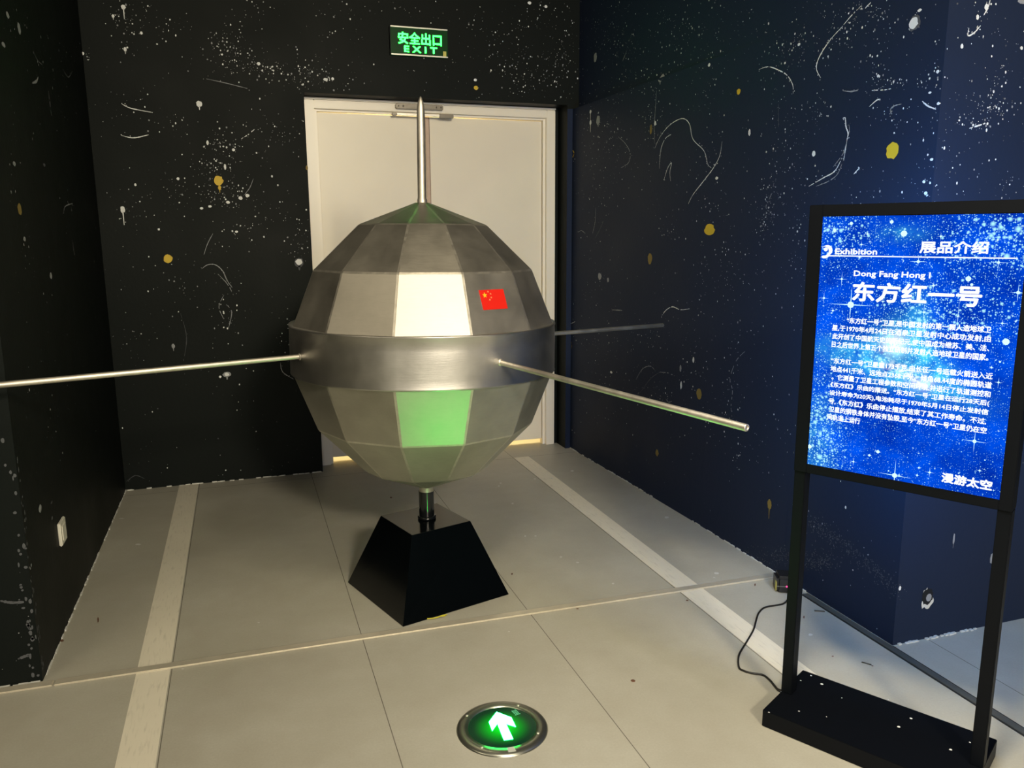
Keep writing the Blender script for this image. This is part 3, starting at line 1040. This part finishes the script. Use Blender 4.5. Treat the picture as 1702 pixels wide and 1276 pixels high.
# =================================================================== TEXT
def text_bm(bm, body, M4, w_=None, h_=None, size=1.0, bold=0.0, mi=0, spacing=1.0, res=3, thick=0.0):
    """append lettering (built-in font) to bm, fitted to width w_ and height h_, lower-left at the origin of M4"""
    cu = bpy.data.curves.new('t', 'FONT')
    cu.body = body
    cu.size = size
    cu.resolution_u = res
    cu.space_character = spacing
    cu.extrude = thick
    o = bpy.data.objects.new('t', cu)
    COL.objects.link(o)
    dg = bpy.context.evaluated_depsgraph_get()
    me = bpy.data.meshes.new_from_object(o.evaluated_get(dg))
    bpy.data.objects.remove(o)
    xs = [v.co.x for v in me.vertices]
    ys = [v.co.y for v in me.vertices]
    x0, x1, y0, y1 = min(xs), max(xs), min(ys), max(ys)
    sx = w_ / (x1 - x0) if w_ else None
    sy = h_ / (y1 - y0) if h_ else None
    sx = sx or sy
    sy = sy or sx
    hgt = (y1 - y0) * sy
    shifts = [(0, 0)]
    if bold:
        q = bold * hgt
        shifts += [(q, 0), (-q, 0), (0, q), (0, -q), (q * .7, q * .7), (-q * .7, q * .7), (q * .7, -q * .7), (-q * .7, -q * .7)]
    for i, (dx, dy) in enumerate(shifts):
        T = M4 @ Matrix.Translation((dx, dy, .00002 * i)) @ Matrix.Diagonal((sx, sy, sy, 1)) @ Matrix.Translation((-x0, -y0, 0))
        n0 = len(bm.verts)
        f0 = len(bm.faces)
        bm.from_mesh(me)
        bm.verts.ensure_lookup_table()
        bm.faces.ensure_lookup_table()
        bmesh.ops.transform(bm, matrix=T, verts=bm.verts[n0:])
        for f in bm.faces[f0:]:
            f.material_index = mi
    bpy.data.meshes.remove(me)
    bpy.data.curves.remove(cu)


# =================================================================== EXIT SIGN
sign = empty('exit_sign', (1.015, YB, 2.31), label='small wall-mounted emergency exit sign with lit green lettering above the white door', cat='exit sign')
sx0, sx1, sz0, sz1 = .860, 1.172, 2.309, 2.456
bm = bmesh.new()
box(bm, sx0 - .004, sx1 + .004, YB - .022, YB - .0005, sz0, sz1, bev=.002)
finish('sign_housing', bm, M['sign_face'], sign)
for z in (sz0 - .001, sz1 - .006):
    bm = bmesh.new()
    box(bm, sx0 - .002, sx1 + .002, YB - .027, YB - .018, z, z + .007, bev=.0015)
    finish('metal_rail', bm, M['sign_rail'], sign)
for x in (sx0 - .007, sx1 + .003):
    bm = bmesh.new()
    box(bm, x, x + .004, YB - .025, YB - .001, sz0, sz1, bev=.001)
    finish('side_edge', bm, M['black_frame'], sign)
bm = bmesh.new()
base_m = Matrix.Translation((0, YB - .0232, 0)) @ Matrix.Rotation(PI / 2, 4, 'X')
text_bm(bm, '安全出口', Matrix.Translation((.899, YB - .0232, 2.368)) @ Matrix.Rotation(PI / 2, 4, 'X'), .240, .060, bold=.028)
text_bm(bm, 'E X I T', Matrix.Translation((.931, YB - .0232, 2.327)) @ Matrix.Rotation(PI / 2, 4, 'X'), .182, .031, bold=.05)
finish('sign_lettering', bm, M['sign_text'], sign, label='glowing green lettering')
bm = bmesh.new()
box(bm, 1.147, 1.165, YB - .0235, YB - .0222, 2.315, 2.342)
finish('sticker', bm, M['sticker'], sign, label='small yellow sticker')

# =================================================================== WALL SOCKET PLATE (left wall)
bm = bmesh.new()
box(bm, XL, XL + .010, 3.018, 3.104, .284, .368, bev=.003)
box(bm, XL + .009, XL + .0125, 3.035, 3.087, .300, .352, bev=.001)
o = finish('wall_plate', bm, M['plastic_white'])
tag(o, 'small cream blank switch plate low on the black left wall', 'switch plate')

# =================================================================== FLOOR ARROW LIGHT
ax, ay = .6115, 1.9225
flt = empty('floor_arrow_light', (ax, ay, 0), label='round steel floor light with glowing white-green arrow set in the tiles', cat='floor light')
bm = bmesh.new()
lathe(bm, [(.094, .002), (.0955, .0062), (.112, .0066), (.124, .0042), (.1275, 0.0), (.1275, -.004)], 72, Matrix.Translation((ax, ay, 0)))
ring = finish('steel_ring', bm, M['ring_steel'], flt)
for dx, dy in [(-.079, .080), (.083, -.062), (.075, .080), (-.080, -.072)]:
    bm = bmesh.new()
    lathe(bm, [(0, .0078), (.0035, .0076), (.0042, .0064)], 14, Matrix.Translation((ax + dx, ay + dy, 0)))
    finish('screw', bm, M['bright_metal'], ring)
bm = bmesh.new()
a_ = math.atan2(-.1, -.008)
pts = [(ax + r * math.cos(a_ + t), ay + r * math.sin(a_ + t), .0068) for r, t in
       [(.096, -.10), (.096, 0), (.096, .10), (.117, .09), (.117, 0), (.117, -.09)]]
bm.faces.new([bm.verts.new(p) for p in pts])
finish('sticker', bm, M['white_sticker'], ring)


def lens_mat():
    t = NT('green_lit_lens')
    co = t.coords()
    d = t.n('ShaderNodeVectorMath', operation='LENGTH')
    t.put(d.inputs[0], co)
    # the lens is edge-lit round the arrow and dims towards the rim
    f = t.maprange(d.outputs['Value'], 0.018, 0.085, 1, 0)
    f = t.math('POWER', f, 1.7)
    c = t.mix(f, (0.0, 0.018, 0.006), (0.0, 0.75, 0.01))
    return t.bsdf((0.002, 0.02, 0.008), .15, emit=c, estr=1.0)


bm = bmesh.new()
r_ = bmesh.ops.create_circle(bm, cap_ends=True, segments=64, radius=.0945)
o = finish('green_lens', bm, lens_mat(), flt, world=False)
o.location = (0, 0, .0035)
bm = bmesh.new()
arr = [(0.0067, 0.0723), (0.038, 0.0323), (0.0358, -0.0119), (0.0147, 0.0104), (0.0113, -0.0608), (-0.0135, -0.058), (-0.0084, 0.0184), (-0.0314, -0.0081), (-0.0283, 0.0333)]
lo = [bm.verts.new((ax + a, ay + b, .0040)) for a, b in arr]
hi = [bm.verts.new((ax + a, ay + b, .0050)) for a, b in arr]
bm.faces.new(list(reversed(hi)))
for i in range(9):
    bm.faces.new((lo[i], lo[(i + 1) % 9], hi[(i + 1) % 9], hi[i]))
bmesh.ops.recalc_face_normals(bm, faces=bm.faces)
finish('arrow_symbol', bm, M['arrow'], flt, label='glowing white arrow')
bm = bmesh.new()
mc = Vector((ax + .058, ay + .052, .0042))
rm = Matrix.Translation(mc) @ Matrix.Rotation(.2, 4, 'Z')
for x0, x1, y0, y1 in [(-.008, .008, .010, .0125), (-.008, .008, .005, .007), (-.008, .008, -.001, .001), (-.006, .006, -.007, -.005), (-.009, .009, -.012, -.010),
                       (-.0065, -.0045, -.01, .014), (.0045, .0065, -.01, .014), (-.001, .001, -.011, .006)]:
    v = [bm.verts.new(rm @ Vector((x, y, 0))) for x, y in [(x0, y0), (x1, y0), (x1, y1), (x0, y1)]]
    bm.faces.new(v)
finish('approval_mark', bm, emitter('dim_green_mark', (.25, 1, .4), .55), flt)

# =================================================================== DISPLAY STAND
P0 = Vector((1.4172, 1.7638, 0))
e2 = Vector((.4916, -.8708, 0)).normalized()
n2 = Vector((-.8708, -.4916, 0)).normalized()   # towards the viewer
SW = .515
stand = empty('display_stand', P0 + e2 * SW / 2, label='tall black framed floor stand with a glowing blue starry information screen', cat='display stand')


def sbox(bm, s0, s1, d0, d1, z0, z1, mi=0, bev=0.0):
    obox(bm, P0, e2, n2, s0, s1, d0, d1, z0, z1, mi, bev)


bm = bmesh.new()
sbox(bm, 0, SW, -.138, .138, .001, .05, bev=.0015)
random.seed(3)
bv = [(1.538, 1.7951), (1.4922, 1.7832), (1.5376, 1.747), (1.5424, 1.67), (1.3866, 1.6561), (1.6508, 1.5289), (1.5911, 1.5095), (1.6414, 1.3899), (1.7126, 1.3966), (1.3049, 1.6784), (1.66, 1.62), (1.44, 1.61)]
for i, (x, y) in enumerate(bv):
    rr = [.0026, .0024, .0042, .0018, .0022, .0036, .0040, .0036, .0026, .0026, .0015, .0015][i]
    vs = [bm.verts.new((x + rr * math.cos(k) * random.uniform(.8, 1.2), y + rr * math.sin(k), .0508)) for k in [2 * PI * j / 8 for j in range(8)]]
    bm.faces.new(vs).material_index = 1
finish('base_plate', bm, [M['black_frame'], M['white_paint']], stand)
for s0 in (0.0, SW - .030):
    bm = bmesh.new()
    sbox(bm, s0, s0 + .030, -.018, .018, .05, .712, bev=.0015)
    finish('post', bm, M['black_frame'], stand)
PL0, PL1, PZ0, PZ1 = .0355, .4865, .7375, 1.3865      # lit area
for d_, nm in ((1, 'f'), (-1, 'b')):
    pass
bm = bmesh.new()
FD = .024
sbox(bm, 0, PL0 - .001, -FD, FD, .712, 1.417, bev=.0015)
sbox(bm, PL1 + .001, SW, -FD, FD, .712, 1.417, bev=.0015)
sbox(bm, PL0 - .001, PL1 + .001, -FD, FD, .712, PZ0 - .001, bev=.0015)
sbox(bm, PL0 - .001, PL1 + .001, -FD, FD, PZ1 + .001, 1.417, bev=.0015)
cas = finish('screen_casing', bm, M['black_frame'], stand)


def galaxy():
    t = NT('lit_starry_print')
    co = t.coords()          # object space: x along the panel, y up
    sep = t.n('ShaderNodeSeparateXYZ')
    t.put(sep.inputs[0], co)
    x, y = sep.outputs[0], sep.outputs[1]

    def blob(cx_, cy_, rx, ry, p=1.0, ang=0.0):
        ca, sa = math.cos(ang), math.sin(ang)
        dx = t.math('SUBTRACT', x, cx_)
        dy = t.math('SUBTRACT', y, cy_)
        u = t.math('DIVIDE', t.math('ADD', t.math('MULTIPLY', dx, ca), t.math('MULTIPLY', dy, sa)), rx)
        v = t.math('DIVIDE', t.math('SUBTRACT', t.math('MULTIPLY', dy, ca), t.math('MULTIPLY', dx, sa)), ry)
        r2 = t.math('ADD', t.math('MULTIPLY', u, u), t.math('MULTIPLY', v, v))
        return t.math('POWER', 2.718, t.math('MULTIPLY', r2, -p))

    n1 = t.noise(co, 7, 5, .6)
    n2_ = t.noise(co, 26, 5, .65)
    n3 = t.noise(co, 90, 3, .6)
    deep = t.mix(t.maprange(n1, .35, .65), (0.0, 0.026, 0.36), (0.0, 0.088, 0.82))
    deep = t.mix(t.maprange(n2_, .4, .75, 0, .5), deep, (0.0, 0.02, 0.36))
    # cloudy band through the middle
    nb = t.math('ADD', blob(.229, 1.078, .055, .04), blob(.25, 1.00, .13, .035, 1, -.25))
    nb = t.math('ADD', nb, blob(.31, 1.05, .09, .03, 1, -.9))
    nb = t.math('ADD', nb, t.math('MULTIPLY', blob(.275, 1.13, .03, .06), .7))
    nb = t.math('ADD', nb, t.math('MULTIPLY', blob(.13, 1.055, .10, .03), .45))
    nb = t.math('ADD', nb, t.math('MULTIPLY', blob(.231, 1.3447, .05, .018), .4))
    nb = t.math('ADD', nb, t.math('MULTIPLY', blob(.05, .80, .05, .14), .35))
    nb = t.math('MULTIPLY', nb, t.maprange(n2_, .32, .66, 0.1, 1.25))
    c = t.mix(t.math('MULTIPLY', nb, .75, clamp=True), deep, (0.06, 0.62, 1.0))
    core = blob(.229, 1.078, .026, .022)
    core = t.math('ADD', core, t.math('MULTIPLY', blob(.262, 1.01, .05, .016, 1, -.35), t.maprange(n3, .42, .6)))
    core = t.math('ADD', core, t.math('MULTIPLY', blob(.30, .985, .02, .012), .8))
    c = t.mix(t.math('MINIMUM', core, 1.0), c, (0.9, 1.0, 1.0))
    # stars at several scales
    dens = t.math('ADD', blob(.05, .82, .07, .17), t.math('MULTIPLY', blob(.06, 1.34, .09, .06), .9))
    dens = t.math('ADD', dens, blob(.44, 1.33, .12, .07))
    dens = t.math('ADD', dens, t.math('MULTIPLY', nb, .9))
    dens = t.math('ADD', dens, t.math('MULTIPLY', blob(.33, 1.16, .16, .07), .7))
    tot = None
    for sc, base, k in [(95, .10, 0), (150, .10, 1), (230, .13, 2), (60, .08, 3)]:
        mp = t.n('ShaderNodeMapping')
        t.put(mp.inputs['Vector'], co)
        mp.inputs['Location'].default_value = (k * 3.1, k * 1.7, 0)
        v = t.n('ShaderNodeTexVoronoi', voronoi_dimensions='2D')
        t.put(v.inputs['Vector'], mp.outputs[0])
        v.inputs['Scale'].default_value = sc
        hs = t.n('ShaderNodeSeparateColor')
        t.put(hs.inputs[0], v.outputs['Color'])
        rnd = t.math('POWER', hs.outputs[0], 3.0)
        rad = t.math('MULTIPLY', rnd, t.math('ADD', base * .95, t.math('MULTIPLY', dens, .30)))
        st = t.math('LESS_THAN', v.outputs['Distance'], rad)
        soft = t.maprange(t.math('DIVIDE', v.outputs['Distance'], t.math('ADD', rad, .001)), .4, 1.5, 1, 0)
        soft = t.math('MULTIPLY', soft, t.math('GREATER_THAN', rad, .03))
        tot = soft if tot is None else t.math('MAXIMUM', tot, soft)
    c = t.mix(t.math('MULTIPLY', tot, .93), c, (0.42, 0.90, 1.0))
    em = t.n('ShaderNodeEmission')
    t.put(em.inputs[0], c)
    em.inputs[1].default_value = 1.12
    t.t.links.new(em.outputs[0], t.out.inputs[0])
    return t.m


gal = galaxy()
PM = Matrix(((e2.x, 0, n2.x, P0.x), (e2.y, 0, n2.y, P0.y), (0, 1, 0, 0), (0, 0, 0, 1)))   # panel coords (along, up, out) to world


def panel_obj(name, bm, mats, h, parent, label=None):
    o = finish(name, bm, mats, None)
    o.parent = parent
    o.matrix_parent_inverse = parent.matrix_world.inverted()
    o.matrix_world = PM @ Matrix.Translation((0, 0, h))
    tag(o, label)
    return o


def prect(bm, x0, x1, y0, y1, z=0.0, mi=0):
    bm.faces.new([bm.verts.new((x, y, z)) for x, y in [(x0, y0), (x1, y0), (x1, y1), (x0, y1)]]).material_index = mi


bm = bmesh.new()
box(bm, PL0 - .001, PL1 + .001, PZ0 - .001, PZ1 + .001, -.004, 0)
# bright four-pointed sparkles of the starfield picture


def sparkle(x, y, core, arm, armv=None):
    armv = armv or arm
    t = core * .13 + .00022
    for pts in ([(x - arm, y), (x, y - t), (x + arm, y), (x, y + t)], [(x, y - armv), (x + t, y), (x, y + armv), (x - t, y)]):
        bm.faces.new([bm.verts.new((*p, .0003)) for p in pts]).material_index = 1
    bm.faces.new([bm.verts.new((x + core * math.cos(k * PI / 6), y + core * math.sin(k * PI / 6), .0004)) for k in range(12)]).material_index = 1


random.seed(11)
for x, y, c_, a_, v_ in [(.1185, 1.1685, .0080, .058, .045), (.4240, .8655, .0042, .028, .028), (.2560, .7485, .0060, .04, .042), (.2310, 1.3447, .0072, .010, .012),
                         (.0660, 1.3530, .0042, .006, .006), (.1060, 1.3700, .0040, .005, .004), (.2010, 1.3725, .0042, .006, .008), (.4350, 1.2800, .0030, .024, .020),
                         (.2680, 1.2790, .0036, .020, .012), (.4790, 1.2150, .0036, .017, .022), (.0920, 1.2320, .0026, .016, .020), (.0500, 1.1820, .0026, .014, .016),
                         (.0380, .7850, .0055, .012, .010), (.4660, 1.1040, .0072, .010, .008), (.3780, 1.2420, .0058, .008, .010), (.3860, 1.2290, .0032, .004, .004),
                         (.3060, 1.2240, .0026, .012, .010), (.2900, 1.1600, .0022, .02, .02), (.4600, 1.0100, .0022, .009, .012), (.3350, .7720, .0024, .012, .014),
                         (.1540, .7650, .0022, .010, .012), (.3640, 1.1550, .0022, .005, .04), (.2120, .8020, .0042, .009, .006), (.1920, .7890, .0030, .006, .004),
                         (.4550, 1.1450, .0022, .012, .010), (.4290, 1.3300, .0020, .008, .008), (.1470, 1.3440, .0024, .009, .009), (.3120, 1.3380, .0022, .009, .009)]:
    sparkle(x, y, c_, a_, v_)
for _ in range(150):
    x, y = random.uniform(PL0 + .004, PL1 - .004), random.uniform(PZ0 + .004, PZ1 - .004)
    c_ = .0007 + .0016 * random.random() ** 3
    sparkle(x, y, c_, c_ * random.uniform(1.2, 4))

scr = panel_obj('lit_screen', bm, [gal, M['spark']], FD - .004, stand, 'glowing blue starfield screen with white text')
bm = bmesh.new()
box(bm, PL0 - .001, PL1 + .001, PZ0 - .001, PZ1 + .001, -.004, 0)
M['rear_glow'] = emitter('blue_lit_rear_panel', (0.02, 0.36, 1.0), 17)
o = panel_obj('rear_lit_screen', bm, M['rear_glow'], -FD + .008, stand)

TXT = FD - .0034


def ptext(name, lines, label=None):
    bm = bmesh.new()
    for body, x0, y0, w_, h_, bold in lines:
        text_bm(bm, body, Matrix.Translation((x0, y0, 0)), w_, h_, bold=bold, res=2)
    return panel_obj(name, bm, M['text_white'], TXT, scr, label)


ptext('header_text', [('Exhibition', .0715, 1.2945, .101, .0135, .05)], 'white word Exhibition')
ptext('header_text', [('展品介绍', .2695, 1.2995, .1425, .0270, .035)], 'four bold white Chinese characters at the top right')
ptext('title_text', [('Dong Fang Hong I', .1213, 1.2365, .176, .0175, .035)])
ptext('title_text', [('东方红一号', .1223, 1.1795, .286, .046, .035)])
ch = .0125
L = [('“东方红一号”卫星,是中国发射的第一颗人造地球卫', .1120, 1.1235, .3225), ('星,于1970年4月24日在酒泉卫星发射中心成功发射,由', .0765, 1.1025, .3590),
     ('此开创了中国航天史的新纪元,使中国成为继苏、美、法、', .0785, 1.0810, .3560), ('日之后世界上第五个独立研制并发射人造地球卫星的国家。', .0785, 1.0600, .3560),
     ('“东方红一号”卫星重173千克,由长征一号运载火箭送入近', .0800, 1.0175, .3670), ('地点441千米、远地点2368千米、倾角68.44度的椭圆轨道', .0800, .9965, .3670),
     ('。它测量了卫星工程参数和空间环境,并进行了轨道测控和', .0840, .9750, .3625), ('《东方红》乐曲的播送。“东方红一号”卫星在运行28天后(', .0820, .9540, .3640),
     ('设计寿命为20天),电池耗尽于1970年5月14日停止发射信', .0810, .9325, .3650), ('号,《东方红》乐曲停止播放,结束了其工作寿命。不过,', .0805, .9110, .3630),
     ('卫星的钢铁身体并没有坠毁,至今“东方红一号”卫星仍在空', .0825, .8895, .3640), ('间轨道上运行', .0799, .8685, .0830)]
ptext('body_text', [(b, x, y - .0025, w_, ch + .0025, .028) for b, x, y, w_ in L])
ptext('footer_text', [('漫游太空', .3628, .7545, .1060, .0230, .045)])
bm = bmesh.new()
prect(bm, .050, .4713, 1.2885, 1.2912)
panel_obj('header_rule', bm, M['text_white'], TXT, scr)
# swirl emblem at the left end of the rule
bm = bmesh.new()
pts_o, pts_i = [], []
for k in range(15):
    t = math.radians(150 - k * 17)
    rr = .0135
    pts_o.append((.0505 + rr * math.cos(t), 1.3035 + rr * math.sin(t)))
    ti = rr * (.93 - .50 * math.sin(PI * k / 14))
    pts_i.append((.0480 + ti * math.cos(t), 1.3045 + ti * math.sin(t)))
for k in range(14):
    bm.faces.new([bm.verts.new((*p, 0)) for p in (pts_o[k], pts_o[k + 1], pts_i[k + 1], pts_i[k])])
tail = [(.0362, 1.287), (.040, 1.290), (.047, 1.2905), (.054, 1.2935), (.058, 1.2925), (.055, 1.2875), (.049, 1.2835), (.042, 1.2830)]
bm.faces.new([bm.verts.new((*p, 0)) for p in tail])
vs = [bm.verts.new((.047 + .0052 * math.cos(k * .7), 1.3060 + .0052 * math.sin(k * .7), 0)) for k in range(9)]
bm.faces.new(vs)
panel_obj('emblem', bm, M['text_white'], TXT, scr)
# =================================================================== POWER ADAPTER + CABLE + WIRE
ad = empty('power_adapter', (1.905, 2.40, 0), label='small black power adapter with pink light lying at the foot of the wall', cat='power adapter')
bm = bmesh.new()
Rz = Matrix.Translation((1.908, 2.402, 0)) @ Matrix.Rotation(math.radians(-24), 4, 'Z')
box(bm, -.040, .030, -.038, .038, .002, .068, bev=.010)
bmesh.ops.transform(bm, matrix=Rz, verts=bm.verts)
body = finish('adapter_body', bm, M['black_plastic'], ad)
bm = bmesh.new()
box(bm, -.041, .031, -.0392, -.036, .029, .032)
bmesh.ops.transform(bm, matrix=Rz, verts=bm.verts)
finish('body_seam', bm, M['track'], body)
bm = bmesh.new()
bmesh.ops.create_icosphere(bm, subdivisions=2, radius=.0036)
bmesh.ops.transform(bm, matrix=Rz @ Matrix.Translation((-.004, -.039, .031)), verts=bm.verts)
finish('indicator_light', bm, M['led'], body)
bm = bmesh.new()
box(bm, -.0412, -.0395, -.030, -.012, .010, .045)
bmesh.ops.transform(bm, matrix=Rz, verts=bm.verts)
finish('label_sticker', bm, M['sticker'], body, label='yellow-green label')
cp = [(1.895, 2.362, .012), (1.875, 2.335, .004), (1.85, 2.315, .004), (1.815, 2.297, .004), (1.745, 2.297, .004), (1.700, 2.272, .004), (1.665, 2.238, .004), (1.601, 2.167, .004), (1.53, 2.104, .004),
      (1.456, 2.039, .004), (1.413, 1.976, .004), (1.414, 1.953, .004), (1.430, 1.932, .004), (1.456, 1.912, .004), (1.458, 1.879, .004), (1.452, 1.850, .004), (1.448, 1.826, .006), (1.450, 1.800, .02), (1.4520, 1.7855, .05)]
bm = bmesh.new()
tube(bm, smooth_path(cp, 6), .0032, 8)
o = finish('power_cable', bm, M['cable'])
tag(o, 'thin black cable looping over the floor from adapter to display stand', 'cable')
bm = bmesh.new()
tube(bm, smooth_path([(.556, 2.617, .004), (.585, 2.612, .005), (.610, 2.619, .006), (.630, 2.625, .004)], 6), .0022, 8)
tube(bm, smooth_path([(.575, 2.612, .004), (.598, 2.617, .005), (.622, 2.617, .004)], 6), .0016, 8)
o = finish('yellow_wire', bm, M['yellow_wire'])
tag(o, 'short yellow wire on the floor at the front edge of the black pedestal', 'wire')

# =================================================================== FLOOR LITTER AND MARKS
for x, y, L_, W_, a_ in [(1.912, 2.211, .036, .008, -.5), (1.81, 1.865, .030, .005, -.95)]:
    bm = bmesh.new()
    obox(bm, (x, y), (math.cos(a_), math.sin(a_)), (-math.sin(a_), math.cos(a_)), -L_ / 2, L_ / 2, -W_ / 2, W_ / 2, .0002, .003, bev=.0008)
    o = finish('dark_chip', bm, M['dark_metal'])
    tag(o, 'flat dark grey sliver on the floor ' + ('near the metal track, behind the left post' if y > 2 else 'between the stand posts, nearer the base plate'), 'debris')
bm = bmesh.new()
lathe(bm, [(0, .0012), (.0062, .0011), (.0072, .0002)], 20, Matrix.Translation((1.065, 2.02, 0)))
o = finish('floor_bolt', bm, M['brown'])
tag(o, 'tiny dark round plug in the floor right of the arrow light', 'floor plug')
